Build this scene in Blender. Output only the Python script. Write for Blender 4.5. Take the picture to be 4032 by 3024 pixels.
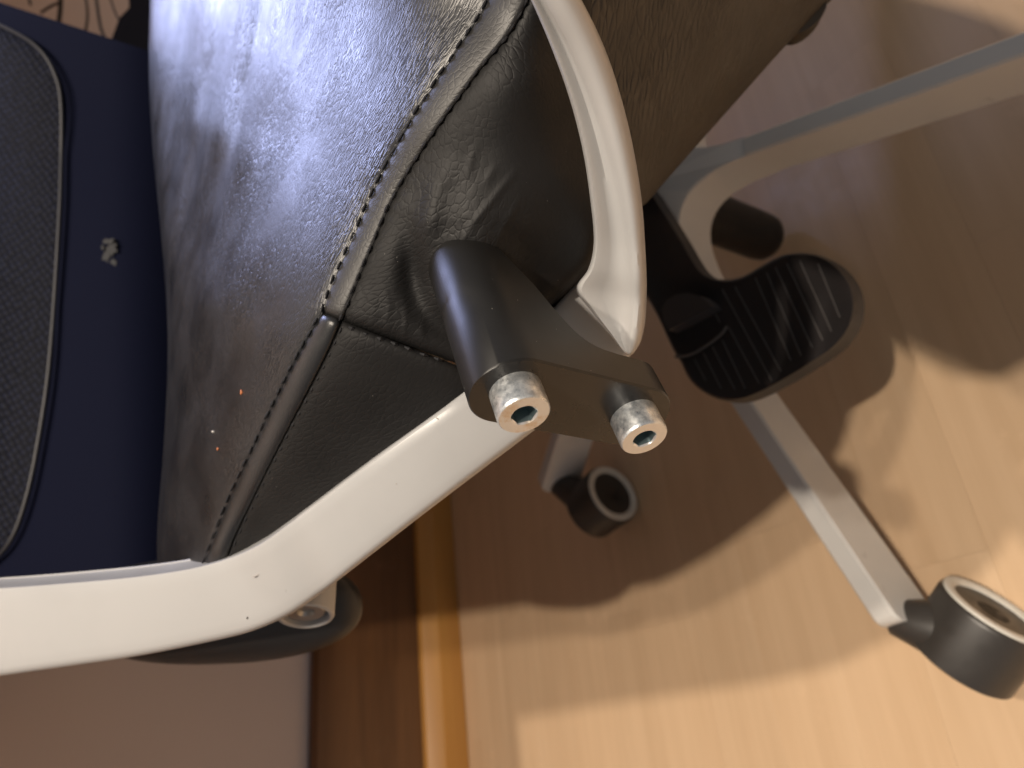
import bpy, bmesh, math, random
import numpy as np
from mathutils import Vector, Matrix

random.seed(7); np.random.seed(7)
for o in list(bpy.data.objects): bpy.data.objects.remove(o, do_unlink=True)
scene = bpy.context.scene
COL = scene.collection

# ------------------------------------------------------------------ camera
F, CX, CY = 2912.0, 2016.0, 1512.0           # focal length and centre in photo pixels (4032 x 3024)
EYE = 0.516                                   # camera height above the floor
AX = np.array([-0.50582407, 0.09464486, -0.85742893])   # world axes written in camera axes
AY = np.array([-0.18391841, -0.98294151, 0.0])
AZ = np.array([-0.84280249, 0.15769697, 0.5146024])
AX /= np.linalg.norm(AX); AZ /= np.linalg.norm(AZ); AY = np.cross(AZ, AX)
ROT = np.stack([AX, AY, AZ])                  # camera vector -> world vector
CAM = np.array([0, 0, EYE])
cam = bpy.data.cameras.new('camera'); cam_o = bpy.data.objects.new('camera', cam); COL.objects.link(cam_o)
m4 = Matrix(ROT.tolist()).to_4x4(); m4.translation = Vector(CAM); cam_o.matrix_world = m4
cam.sensor_width = 36; cam.lens = 26.0; cam.clip_start = 0.01; cam.clip_end = 50
cam.dof.use_dof = True; cam.dof.focus_distance = 0.19; cam.dof.aperture_fstop = 15
scene.camera = cam_o

# ------------------------------------------------------------------ world and lamps
world = bpy.data.worlds.new('World'); scene.world = world; world.use_nodes = True
world.node_tree.nodes['Background'].inputs[0].default_value = (0.89, 0.865, 0.865, 1)
world.node_tree.nodes['Background'].inputs[1].default_value = 0.25

def lamp(name, kind, loc, power, color, size=0.05, target=None, size_y=None):
    l = bpy.data.lights.new(name, kind); l.energy = power; l.color = color
    o = bpy.data.objects.new(name, l); COL.objects.link(o); o.location = loc
    if kind == 'AREA':
        l.size = size
        if size_y: l.shape = 'RECTANGLE'; l.size_y = size_y
        d = Vector(target) - Vector(loc); o.rotation_euler = d.to_track_quat('-Z', 'Y').to_euler()
    else:
        l.shadow_soft_size = size
    return o
WARM = (1.0, 0.87, 0.72)
LAMPS = [((-0.810, -0.139, 2.30), 114), ((-0.595, -0.189, 2.30), 52), ((-0.055, -0.172, 2.30), 86)]
for (loc, pw) in LAMPS: lamp('ceiling_lamp', 'POINT', loc, pw, WARM, 0.03)
lamp('window_light', 'AREA', (1.14, -0.47, 1.00), 1.45, (0.50, 0.58, 1.0), 0.30, (0.30, -0.12, 0.46), 0.50).data.spread = math.radians(80)
vs = scene.view_settings
vs.view_transform = 'Standard'; vs.look = 'None'; vs.exposure = 0.12; vs.gamma = 1.0; vs.use_curve_mapping = False

# ------------------------------------------------------------------ geometry helpers
def ray(px, py): return ROT @ np.array([(px - CX) / F, -(py - CY) / F, -1.0])
def P(px, py, d): return CAM + ray(px, py) * d
def V(v): return ROT @ np.array([v[0], v[1], -v[2]])      # (right, up, forward) -> world
def on_plane(px, py, p0, n):
    r = ray(px, py); return CAM + r * (np.dot(p0 - CAM, n) / np.dot(r, n))
def on_z(px, py, z): return on_plane(px, py, np.array([0, 0, z]), np.array([0, 0, 1.0]))
def unit(v): v = np.asarray(v, float); return v / np.linalg.norm(v)

def cr(pts, n, even=True):
    """smooth curve through points (any dimension), n samples"""
    p = np.asarray(pts, float); e = np.vstack([2 * p[0] - p[1], p, 2 * p[-1] - p[-2]])
    out = []; k = 24
    for i in range(len(p) - 1):
        a, b, c, d = e[i], e[i + 1], e[i + 2], e[i + 3]
        for t in np.linspace(0, 1, k, endpoint=False):
            out.append(0.5 * ((2 * b) + (-a + c) * t + (2 * a - 5 * b + 4 * c - d) * t * t + (-a + 3 * b - 3 * c + d) * t ** 3))
    out.append(p[-1]); out = np.array(out)
    if even:
        s = np.r_[0, np.cumsum(np.linalg.norm(np.diff(out[:, :2] if out.shape[1] > 2 and np.ptp(out[:, 0]) > 50 else out, axis=0), axis=1))]
    else:
        s = np.linspace(0, 1, len(out))
    q = np.linspace(0, s[-1], n)
    return np.stack([np.interp(q, s, out[:, j]) for j in range(out.shape[1])], 1)

def link(name, verts, faces, mat, parent=None, smooth=True, angle=40, uv=None, recalc=True):
    me = bpy.data.meshes.new(name)
    base = np.array(parent_loc.get(parent.name, (0, 0, 0))) if parent is not None else np.zeros(3)
    me.from_pydata([tuple(np.asarray(v) - base) for v in verts], [], [tuple(int(i) for i in f) for f in faces])
    if uv is not None:
        lay = me.uv_layers.new(name='UVMap')
        vi = np.zeros(len(me.loops), dtype=np.int32); me.loops.foreach_get('vertex_index', vi)
        lay.data.foreach_set('uv', np.asarray(uv, dtype=np.float32)[vi].ravel())
    if recalc:
        bm = bmesh.new(); bm.from_mesh(me); bmesh.ops.recalc_face_normals(bm, faces=bm.faces); bm.to_mesh(me); bm.free()
    if smooth:
        me.polygons.foreach_set('use_smooth', [True] * len(me.polygons))
        me.set_sharp_from_angle(angle=math.radians(angle))
    o = bpy.data.objects.new(name, me); COL.objects.link(o)
    if mat: me.materials.append(mat)
    if parent is not None:
        o.parent = parent; parent_loc[o.name] = tuple(base)
    else: parent_loc[o.name] = (0, 0, 0)
    return o
parent_loc = {}

def grid_faces(m, n, off=0, wrap=False):
    f = []
    for i in range(m - 1):
        for j in range(n - (0 if wrap else 1)):
            k = (j + 1) % n
            f.append((off + i * n + j, off + i * n + k, off + (i + 1) * n + k, off + (i + 1) * n + j))
    return f

def slab(name, front, back, mat, parent, uv=None, angle=40):
    """closed solid between a front grid and a back grid"""
    m, n, _ = front.shape
    verts = np.concatenate([front.reshape(-1, 3), back.reshape(-1, 3)]); N = m * n
    faces = grid_faces(m, n) + [tuple(reversed(f)) for f in grid_faces(m, n, N)]
    rim = [j for j in range(n)] + [i * n + n - 1 for i in range(1, m)] + [(m - 1) * n + j for j in range(n - 2, -1, -1)] + [i * n for i in range(m - 2, 0, -1)]
    for a, b in zip(rim, rim[1:] + rim[:1]): faces.append((a, b, N + b, N + a))
    if uv is not None: uv = np.concatenate([uv.reshape(-1, 2), uv.reshape(-1, 2)])
    return link(name, verts, faces, mat, parent, uv=uv, angle=angle)

def lathe(profile, p0, axis, n=48, cap=True):
    """profile: list of (radius, distance along axis)"""
    a = unit(axis); h = unit(np.cross(a, [0.31, 0.2, 0.93])); w = np.cross(a, h)
    vs_, fs = [], []
    for r, t in profile:
        for k in range(n):
            q = 2 * math.pi * k / n
            vs_.append(p0 + a * t + (h * math.cos(q) + w * math.sin(q)) * r)
    fs = grid_faces(len(profile), n, 0, True)
    if cap:
        fs.append(tuple(range(n))); fs.append(tuple(range((len(profile) - 1) * n, len(profile) * n)))
    return vs_, fs

def tube(pts, r, n=8):
    pts = np.asarray(pts, float); vs_ = []; up = np.array([0.2, 0.3, 0.9])
    rr = np.broadcast_to(r, (len(pts),))
    for i, p in enumerate(pts):
        t = unit(pts[min(i + 1, len(pts) - 1)] - pts[max(i - 1, 0)]); h = unit(np.cross(t, up)); w = np.cross(t, h)
        for k in range(n):
            q = 2 * math.pi * k / n; vs_.append(p + (h * math.cos(q) + w * math.sin(q)) * rr[i])
    fs = grid_faces(len(pts), n, 0, True) + [tuple(range(n)), tuple(range((len(pts) - 1) * n, len(pts) * n))]
    return vs_, fs

def prism(outline, top_off, bot_off, bevel=0.0):
    """closed outline (k x 3) moved by two vectors, with a small bevel on the first face"""
    o = np.asarray(outline, float); k = len(o); c = o.mean(0)
    rings = []
    if bevel:
        d = o - c; L = np.linalg.norm(d, axis=1)[:, None]; rings.append(o - d / L * bevel + top_off)
        rings.append(o - d / L * bevel * 0.3 + top_off + (np.asarray(bot_off) - top_off) * 0.08)
        rings.append(o + top_off + (np.asarray(bot_off) - top_off) * 0.25)
    else: rings.append(o + top_off)
    rings.append(o + bot_off)
    vs_ = np.concatenate(rings); fs = grid_faces(len(rings), k, 0, True)
    fs.append(tuple(range(k))); fs.append(tuple(range((len(rings) - 1) * k, len(rings) * k)))
    return vs_, fs

def thing(name, loc, label, cat, group=None):
    o = bpy.data.objects.new(name, None); COL.objects.link(o); o.location = loc
    o.empty_display_size = 0.05; parent_loc[o.name] = tuple(loc); tag(o, label, cat, group); return o
def tag(o, label=None, cat=None, group=None, kind=None):
    if label: o['label'] = label
    if cat: o['category'] = cat
    if group: o['group'] = group
    if kind: o['kind'] = kind
    return o

# ------------------------------------------------------------------ materials
def mat(name, color, rough=0.5, metal=0.0, spec=0.5, coat=0.0):
    m = bpy.data.materials.new(name); m.use_nodes = True
    b = m.node_tree.nodes['Principled BSDF']
    b.inputs['Base Color'].default_value = (*color, 1); b.inputs['Roughness'].default_value = rough
    b.inputs['Metallic'].default_value = metal; b.inputs['Specular IOR Level'].default_value = spec
    b.inputs['Coat Weight'].default_value = coat
    return m
class NT:
    def __init__(s, m): s.m = m; s.t = m.node_tree; s.b = s.t.nodes['Principled BSDF']
    def n(s, typ, **kw):
        x = s.t.nodes.new(typ)
        for k, v in kw.items(): setattr(x, k, v)
        return x
    def l(s, a, b): s.t.links.new(a, b)
    def coord(s, which='Object', scale=(1, 1, 1), rot=(0, 0, 0)):
        c = s.n('ShaderNodeTexCoord'); mp = s.n('ShaderNodeMapping')
        mp.inputs['Scale'].default_value = scale; mp.inputs['Rotation'].default_value = rot
        s.l(c.outputs[which], mp.inputs[0]); return mp.outputs[0]
    def noise(s, vec, scale, detail=3, rough=0.55):
        x = s.n('ShaderNodeTexNoise'); x.inputs['Scale'].default_value = scale; x.inputs['Detail'].default_value = detail
        x.inputs['Roughness'].default_value = rough; s.l(vec, x.inputs['Vector']); return x.outputs['Fac']
    def voro(s, vec, scale, feature='F1', out='Distance', rnd=1.0):
        x = s.n('ShaderNodeTexVoronoi', feature=feature); x.inputs['Scale'].default_value = scale
        x.inputs['Randomness'].default_value = rnd; s.l(vec, x.inputs['Vector']); return x.outputs[out]
    def ramp(s, fac, stops):
        x = s.n('ShaderNodeValToRGB'); e = x.color_ramp.elements
        while len(e) < len(stops): e.new(0.5)
        for i, (p, c) in enumerate(stops):
            e[i].position = p; e[i].color = (*c, 1) if hasattr(c, '__len__') else (c, c, c, 1)
        s.l(fac, x.inputs[0]); return x.outputs[0]
    def math(s, op, a, b):
        x = s.n('ShaderNodeMath', operation=op)
        for i, v in enumerate((a, b)):
            if hasattr(v, 'links') or hasattr(v, 'is_linked'): s.l(v, x.inputs[i])
            else: x.inputs[i].default_value = v
        return x.outputs[0]
    def mix(s, fac, a, b, blend='MIX'):
        x = s.n('ShaderNodeMix', data_type='RGBA', blend_type=blend)
        for i, v in ((0, fac), (6, a), (7, b)):
            if hasattr(v, 'is_linked'): s.l(v, x.inputs[i])
            elif i == 0: x.inputs[0].default_value = v
            else: x.inputs[i].default_value = (*v, 1)
        return x.outputs[2]
    def bump(s, h, strength, dist, prev=None):
        x = s.n('ShaderNodeBump'); x.inputs['Strength'].default_value = strength; x.inputs['Distance'].default_value = dist
        s.l(h, x.inputs['Height'])
        if prev is not None: s.l(prev, x.inputs['Normal'])
        s.l(x.outputs[0], s.b.inputs['Normal']); return x.outputs[0]
    def color(s, c): s.l(c, s.b.inputs['Base Color'])
    def rough(s, r): s.l(r, s.b.inputs['Roughness'])

def dust(N, base, scale=420, thr=0.05, tint=(0.45, 0.42, 0.38), seed=0.0):
    """sparse pale dust grains"""
    vec = N.coord('Object'); d = N.voro(vec, scale)
    keep = N.voro(vec, scale, out='Color'); sep = N.n('ShaderNodeSeparateColor'); N.l(keep, sep.inputs[0])
    sel = N.math('GREATER_THAN', sep.outputs[0], 0.86); dot = N.math('LESS_THAN', d, thr)
    return N.mix(N.math('MULTIPLY', sel, dot), base, tint)

def leather(name, color, grain=1.0, rough=0.36, rot=0.0, cells=640, stretch=2.6, spec=0.55):
    m = mat(name, color, rough, spec=spec); N = NT(m)
    uv = N.coord('UV', (1, 1 / stretch, 1), (0, 0, rot))
    wob = N.noise(uv, 240, 2); uvw = N.n('ShaderNodeMixRGB'); uvw.inputs[0].default_value = 0.0015
    N.l(uv, uvw.inputs[1])
    nz = N.n('ShaderNodeTexNoise'); nz.inputs['Scale'].default_value = 300; N.l(uv, nz.inputs['Vector']); N.l(nz.outputs['Color'], uvw.inputs[2])
    cell = N.voro(uvw.outputs[0], cells, 'DISTANCE_TO_EDGE')
    hgt = N.ramp(cell, [(0.0, 0.0), (0.16, 0.75), (0.5, 1.0)])
    big = N.voro(uvw.outputs[0], cells * 0.28, 'DISTANCE_TO_EDGE')
    hb = N.ramp(big, [(0.0, 0.0), (0.05, 0.8), (0.3, 1.0)])
    patch = N.ramp(N.noise(N.coord('UV'), 22, 3), [(0.36, 0.15), (0.62, 1.0)])
    h1 = N.math('MULTIPLY', hgt, patch); h2 = N.math('MULTIPLY', hb, patch)
    n1 = N.bump(h1, 0.6 * grain, 0.0004); n2 = N.bump(h2, 0.16 * grain, 0.0004, n1)
    N.bump(N.noise(N.coord('UV'), 2600, 2), 0.12, 0.0002, n2)
    blot = N.noise(N.coord('Object'), 30, 4)
    c = N.mix(N.ramp(blot, [(0.4, 0.0), (0.75, 1.0)]), color, tuple(x * 1.5 for x in color))
    N.color(dust(N, c, 500, 0.05, (0.22, 0.20, 0.18)))
    N.rough(N.ramp(N.noise(N.coord('Object'), 45, 4), [(0.3, rough - 0.07), (0.7, rough + 0.1)]))
    return m

M = {}
M['leather'] = leather('black_leather', (0.0070, 0.0072, 0.0085), 0.55, 0.34, 0.0, cells=980, stretch=3.4)
M['leather_side'] = leather('black_leather_side', (0.0070, 0.0066, 0.0066), 0.5, 0.58, 0.0, cells=480, stretch=1.8, spec=0.24)
M['leather_under'] = leather('bounce_browned_leather', (0.024, 0.018, 0.011), 1.7, 0.50, -0.75, cells=330, stretch=3.2)  # black leather browned: warm bounce from the floor put into the colour
M['strap'] = leather('black_leather_strap', (0.011, 0.0102, 0.0100), 0.3, 0.48, 0.0, cells=600, stretch=1.3)
M['strap_low'] = leather('polished_leather_strap', (0.010, 0.0100, 0.0108), 0.2, 0.34, 0.0, cells=600, stretch=1.3)
M['thread'] = mat('black_thread', (0.006, 0.006, 0.008), 0.8)

def white_paint(name, color):
    m = mat(name, color, 0.34, spec=0.5); N = NT(m)
    v = N.coord('Object')
    c = N.mix(N.ramp(N.noise(v, 18, 5), [(0.45, 0.0), (0.8, 1.0)]), color, tuple(x * 0.9 for x in color))
    sp = N.voro(v, 170); sel = N.n('ShaderNodeSeparateColor'); N.l(N.voro(v, 170, out='Color'), sel.inputs[0])
    chip = N.math('MULTIPLY', N.math('LESS_THAN', sp, 0.06), N.math('GREATER_THAN', sel.outputs[1], 0.985))
    c = N.mix(chip, c, (0.12, 0.10, 0.09)); N.color(c)
    N.rough(N.ramp(N.noise(v, 60, 4), [(0.3, 0.27), (0.75, 0.45)]))
    N.bump(N.noise(v, 900, 2), 0.05, 0.0002)
    return m
M['white'] = white_paint('white_lacquer', (0.385, 0.385, 0.385))
M['dusty_white'] = white_paint('dusty_white_lacquer', (0.41, 0.405, 0.40))
M['base_white'] = white_paint('base_white_lacquer', (0.60, 0.585, 0.56))

M['print'] = mat('printed_plastic', (0.022, 0.020, 0.0185), 0.30, spec=0.45)
N = NT(M['print']); N.b.inputs['Anisotropic'].default_value = 0.4
N.color(dust(N, N.mix(N.noise(N.coord('Object'), 60, 3), (0.0070, 0.0067, 0.0064), (0.0095, 0.0089, 0.0083)), 520, 0.06))
N.rough(N.ramp(N.noise(N.coord('Object'), 140, 4), [(0.3, 0.36), (0.75, 0.42)]))
wv = N.n('ShaderNodeTexWave', wave_type='BANDS', bands_direction='Z'); wv.inputs['Scale'].default_value = 520
N.l(N.coord('UV'), wv.inputs[0]); N.bump(wv.outputs['Fac'], 0.12, 0.0001)
M['print_face'] = mat('printed_plastic_smooth_face', (0.014, 0.0122, 0.0108), 0.24, spec=0.5)
N = NT(M['print_face']); N.bump(N.noise(N.coord('Object'), 500, 3), 0.06, 0.0002); N.rough(N.ramp(N.noise(N.coord('Object'), 90, 4), [(0.3, 0.2), (0.7, 0.32)]))

M['zinc'] = mat('zinc_plated_steel', (0.62, 0.62, 0.60), 0.34, 0.8)
N = NT(M['zinc']); v = N.coord('Object')
N.color(N.mix(N.ramp(N.noise(v, 420, 5, 0.7), [(0.35, 0.0), (0.7, 1.0)]), (0.78, 0.80, 0.80), (0.30, 0.33, 0.36)))
N.rough(N.ramp(N.noise(v, 800, 4), [(0.3, 0.26), (0.7, 0.5)])); N.bump(N.noise(v, 2200, 3), 0.25, 0.0002)
M['zinc_face'] = mat('worn_zinc_face', (0.62, 0.58, 0.52), 0.42, 0.75)
N = NT(M['zinc_face']); v = N.coord('Object')
N.color(N.mix(N.ramp(N.noise(v, 260, 5, 0.7), [(0.50, 0.0), (0.72, 1.0)]), (0.74, 0.75, 0.75), (0.62, 0.50, 0.36)))
N.bump(N.noise(v, 1500, 3), 0.3, 0.0002)
M['zinc_clean'] = mat('clean_zinc_face', (0.72, 0.725, 0.72), 0.42, 0.75)
N = NT(M['zinc_clean']); N.bump(N.noise(N.coord('Object'), 1500, 3), 0.25, 0.0002)
M['socket'] = mat('blue_zinc_socket', (0.26, 0.345, 0.37), 0.32, 0.8)

M['shell'] = mat('navy_black_fabric', (0.0030, 0.0042, 0.0145), 0.8, spec=0.08)
N = NT(M['shell']); N.bump(N.noise(N.coord('Object'), 1400, 2), 0.2, 0.0005)
M['mesh'] = mat('navy_black_mesh_weave', (0.012, 0.0125, 0.018), 0.65, spec=0.12)
N = NT(M['mesh']); vv = N.voro(N.coord('UV', (1, 1, 1), (0, 0, 0.6)), 240, rnd=0.3)
N.bump(vv, 0.9, 0.0012); N.color(N.ramp(vv, [(0.15, (0.009, 0.011, 0.024)), (0.5, (0.0012, 0.0018, 0.006))]))
M['piping'] = mat('grey_piping', (0.014, 0.014, 0.019), 0.5)
M['scuff'] = mat('pale_scuff', (0.026, 0.026, 0.029), 0.8)
M['black_plastic'] = mat('black_plastic', (0.012, 0.011, 0.011), 0.42)
N = NT(M['black_plastic']); N.bump(N.noise(N.coord('Object'), 900, 3), 0.15, 0.0003); N.rough(N.ramp(N.noise(N.coord('Object'), 40, 4), [(0.3, 0.36), (0.7, 0.52)]))
M['foot_plastic'] = mat('grooved_black_plastic', (0.024, 0.021, 0.0215), 0.5)
N = NT(M['foot_plastic']); N.rough(N.ramp(N.noise(N.coord('Object'), 60, 4), [(0.3, 0.50), (0.7, 0.58)]))
M['hinge'] = mat('lit_black_plastic', (0.055, 0.05, 0.05), 0.5)  # black plastic lightened: the lit look of the disc put into the colour
M['rib'] = mat('highlit_rib_edge', (0.11, 0.10, 0.095), 0.6)  # paler than the plate: ridge highlights put into the colour
M['caster'] = mat('caster_black_plastic', (0.035, 0.031, 0.028), 0.38)
N = NT(M['caster']); N.rough(N.ramp(N.noise(N.coord('Object'), 90, 4), [(0.3, 0.32), (0.7, 0.5)]))
M['ring'] = mat('pale_tread_ring', (0.62, 0.60, 0.54), 0.5)
N = NT(M['ring']); N.color(N.mix(N.noise(N.coord('Object'), 90, 5), (0.72, 0.70, 0.64), (0.52, 0.49, 0.43)))
M['disc'] = mat('dusty_wheel_disc', (0.055, 0.044, 0.036), 0.6)
M['steel'] = mat('steel_screw', (0.4, 0.38, 0.35), 0.35, 1.0)
M['crumb'] = mat('orange_crumb', (0.40, 0.13, 0.045), 0.6)
M['lint'] = mat('pale_lint', (0.55, 0.52, 0.48), 0.7)
M['cable'] = mat('black_cable', (0.008, 0.007, 0.012), 0.5)

M['wall'] = mat('painted_wall', (0.40, 0.315, 0.285), 0.9)
N = NT(M['wall']); v = N.coord('Object'); N.bump(N.noise(v, 260, 4), 0.2, 0.001)
N.color(N.mix(N.noise(v, 3, 4), (0.58, 0.515, 0.51), (0.53, 0.47, 0.46)))

def wood(name, c1, c2, rough, rot, fine=1.0):
    m = mat(name, c1, rough); N = NT(m)
    v = N.coord('Object', (1, 1, 1), (0, 0, -rot)); mp = N.n('ShaderNodeMapping'); mp.inputs['Scale'].default_value = (2.2, 34, 34); N.l(v, mp.inputs[0])
    oi = N.n('ShaderNodeObjectInfo'); add = N.n('ShaderNodeVectorMath', operation='ADD'); N.l(mp.outputs[0], add.inputs[0])
    cm = N.n('ShaderNodeCombineXYZ'); mu = N.math('MULTIPLY', oi.outputs['Random'], 40.0); N.l(mu, cm.inputs[0]); N.l(mu, cm.inputs[2]); N.l(cm.outputs[0], add.inputs[1])
    g = N.noise(add.outputs[0], 1.6 * fine, 6, 0.62)
    c = N.mix(N.ramp(g, [(0.3, 0.0), (0.7, 1.0)]), c1, c2)
    tone = N.n('ShaderNodeHueSaturation'); N.l(c, tone.inputs['Color'])
    val = N.n('ShaderNodeMapRange'); N.l(oi.outputs['Random'], val.inputs[0]); val.inputs[3].default_value = 0.975; val.inputs[4].default_value = 1.025
    N.l(val.outputs[0], tone.inputs['Value'])
    sc = N.ramp(N.noise(N.coord('Object'), 14, 7, 0.72), [(0.60, 0.0), (0.70, 0.28)])
    N.color(N.mix(sc, tone.outputs[0], tuple(min(0.85, x * 1.25 + 0.03) for x in c1)))
    sm = N.noise(N.coord('Object'), 9, 5, 0.7)
    N.rough(N.ramp(sm, [(0.35, rough + 0.08), (0.68, rough - 0.1)]))
    N.bump(g, 0.06, 0.0006)
    return m

# ------------------------------------------------------------------ setting
T0, T1 = on_z(1790, 2150, 0), on_z(1850, 3024, 0)
W = unit(T1 - T0)                            # along the wall
NW = unit(np.cross(W, [0, 0, 1]))            # horizontal normal of the wall
if np.dot(NW, T0 - CAM) < 0: NW = -NW        # points into the wall
ANG = math.atan2(W[1], W[0])
M['floor'] = wood('laminate_floor', (0.66, 0.47, 0.30), (0.58, 0.40, 0.245), 0.38, ANG)
M['skirting'] = wood('dark_stained_wood', (0.135, 0.062, 0.024), (0.085, 0.038, 0.015), 0.42, ANG)
M['trim'] = wood('honey_wood', (0.50, 0.25, 0.062), (0.40, 0.185, 0.042), 0.42, ANG, 0.7)
M['gap'] = mat('floor_joint', (0.52, 0.37, 0.235), 0.8)

def fw(a, b, z): return T0 + W * a + NW * b + np.array([0, 0, z])   # along the wall, into the wall, up
def boxwn(a0, a1, b0, b1, z0, z1, bev=0.0):
    v = [fw(a, b, z) for z in (z0, z1) for (a, b) in ((a0, b0), (a1, b0), (a1, b1), (a0, b1))]
    f = [(0, 3, 2, 1), (4, 5, 6, 7), (0, 1, 5, 4), (1, 2, 6, 5), (2, 3, 7, 6), (3, 0, 4, 7)]
    return v, f
floor = link('floor', *boxwn(-2.2, 1.6, -1.9, 0.10, -0.03, -0.004), M['gap'], smooth=False)
tag(floor, 'pale laminate strip floor under the chair', kind='structure')
SW = 0.066
row = 0; b = 0.03
while b > -1.85:
    a = -2.15 + random.uniform(0, 0.4)
    a0 = -2.2
    while a0 < 1.6:
        a1 = min(a, 1.6)
        if a1 - a0 > 0.02:
            g = 0.00006
            o = link('plank', *boxwn(a0 + g, a1 - g, b - SW + g, b - g, -0.008, random.uniform(-0.00012, 0.0)), M['floor'], floor, smooth=False)
        a0 = a1; a += random.uniform(0.32, 0.52)
    b -= SW
WB = 0.022                                    # depth of the shoe moulding
HS = 0.197
wall = link('wall', *boxwn(-2.6, 1.7, WB + 0.016, WB + 0.10, 0.0, 1.9), M['wall'], smooth=False)
tag(wall, 'dull pinkish plaster wall behind the chair', kind='structure')
prof = [(WB, 0.002), (WB, HS - 0.006), (WB + 0.004, HS), (WB + 0.0155, HS), (WB + 0.0155, 0.002)]
def sweep_profile(prof, a0, a1):
    vs_ = [fw(a, b, z) for a in (a0, a1) for (b, z) in prof]; k = len(prof)
    return vs_, grid_faces(2, k, 0, True) + [tuple(range(k)), tuple(range(k, 2 * k))]
sk = link('skirting_board', *sweep_profile(prof, -2.6, 1.7), M['skirting'], angle=25)
tag(sk, 'dark stained wooden skirting board along the wall', kind='structure')
HT = 0.054
prof = [(0.0, 0.001), (0.0, HT * 0.62), (0.004, HT * 0.76), (0.012, HT * 0.97), (0.016, HT), (WB - 0.0005, HT), (WB - 0.0005, 0.001)]
tr = link('floor_moulding', *sweep_profile(prof, -2.6, 1.7), M['trim'], angle=25)
tag(tr, 'honey coloured wooden moulding between floor and skirting board', kind='structure')

# ------------------------------------------------------------------ the chair
SLOPE, LEGR, LEGW = 0.301, 0.331, 0.0075
HUB = CAM + V((0.09292274, 0.15041226, 0.56513151)); HUBZ = HUB[2]
chair = thing('office_chair', (HUB[0], HUB[1], 0.0), 'black leather office chair with white lacquered frame and star base', 'office chair')

# --- depth field of the upholstery: distance from the eye where the cushion surface passes each direction
CTRL = np.array([
 (1950,-300,.182),(1900,0,.190),(1620,480,.200),(1270,1220,.216),(1130,1500,.226),(820,2170,.262),(700,2450,.275),
 (1870,970,.1995),(1668,1130,.208),(1700,800,.201),(1900,600,.194),(2100,300,.188),(2100,0,.182),(2150,-300,.176),(2200,700,.200),
 (2300,1000,.213),(2200,1180,.224),(1500,1000,.208),(1750,1420,.215),(1900,1300,.214),(2350,600,.21),(2300,200,.20),
 (1500,1600,.222),(1300,1850,.235),(1000,2100,.255),(900,2300,.266),(1800,1650,.222),
 (1000,1200,.246),(800,1200,.285),(680,1200,.34),(1300,500,.230),(1000,500,.283),(800,500,.335),(620,500,.42),
 (1400,0,.222),(1000,0,.29),(750,0,.37),(600,0,.45),(1400,-300,.215),(800,-300,.36),(600,-300,.46),
 (800,1800,.268),(700,1800,.292),(640,1800,.33),(640,2240,.305),(750,2240,.276),(640,2500,.31)], float)
def tps_fit(c):
    X = c[:, :2] / 1000; n = len(X)
    r2 = ((X[:, None] - X[None]) ** 2).sum(-1) + 1e-12
    K = 0.5 * r2 * np.log(r2) + np.eye(n) * 0.004
    A = np.zeros((n + 3, n + 3)); A[:n, :n] = K; A[:n, n] = 1; A[:n, n + 1:] = X; A[n, :n] = 1; A[n + 1:, :n] = X.T
    return X, np.linalg.solve(A, np.r_[c[:, 2], 0, 0, 0])
TX, TW = tps_fit(CTRL)
def depth(px, py):
    q = np.stack([px, py], -1) / 1000; s = q.shape[:-1]; q = q.reshape(-1, 2)
    r2 = ((q[:, None] - TX[None]) ** 2).sum(-1) + 1e-12
    z = (0.5 * r2 * np.log(r2)) @ TW[:-3] + TW[-3] + q @ TW[-2:]
    return z.reshape(s)
def pl_dist(px, py, pts):
    """distance to a polyline and signed side"""
    p = np.asarray(pts, float); best = np.full(px.shape, 1e9); sg = np.zeros(px.shape); tt = np.zeros(px.shape)
    for i in range(len(p) - 1):
        a, b = p[i], p[i + 1]; d = b - a; L2 = d @ d
        t = np.clip(((px - a[0]) * d[0] + (py - a[1]) * d[1]) / L2, 0, 1)
        ex, ey = px - a[0] - t * d[0], py - a[1] - t * d[1]; D = np.hypot(ex, ey)
        side = np.sign(d[0] * ey - d[1] * ex); mk = D < best
        best = np.where(mk, D, best); sg = np.where(mk, side, sg); tt = np.where(mk, (i + t) / (len(p) - 1), tt)
    return best, sg, tt
FOLDS = [  # polyline, amplitude (m, + = towards the eye), width px
 ([(1790,600),(1715,740),(1690,860),(1678,980),(1690,1080)], 0.0016, 46),
 ([(1600,820),(1610,950),(1620,1080),(1650,1230)], -0.0016, 52),
 ([(2060,640),(1960,760),(1850,900),(1800,990)], 0.0005, 13), ([(2060,760),(1980,900),(1930,1000)], 0.0004, 14),
 ([(1880,560),(1850,640),(1840,720)], 0.0003, 14), ([(1960,640),(1900,740)], 0.00025, 14),
 ([(1500,1080),(1530,1200),(1520,1350)], 0.00022, 12), ([(1590,1130),(1600,1250),(1580,1390)], 0.00022, 12), ([(1430,1120),(1470,1210),(1470,1330)], 0.00022, 12),
 ([(1660,1230),(1660,1330),(1690,1400)], 0.00022, 14),
 ([(760,-200),(730,120),(690,420),(640,800)], -0.0050, 28), ([(900,-200),(850,200),(770,600),(700,980),(660,1200)], -0.0042, 24),
 ([(1060,-200),(1010,150),(940,480),(900,700)], -0.0034, 22), ([(980,-200),(930,200),(860,560),(790,900)], 0.0026, 26),
 ([(830,-200),(790,200),(720,560)], 0.0032, 28), ([(1140,-200),(1090,150),(1010,520),(930,900)], 0.0016, 34),
 ([(1000,700),(930,1100),(860,1500)], 0.0012, 60), ([(900,900),(830,1300),(780,1700)], -0.0012, 50)]
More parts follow.
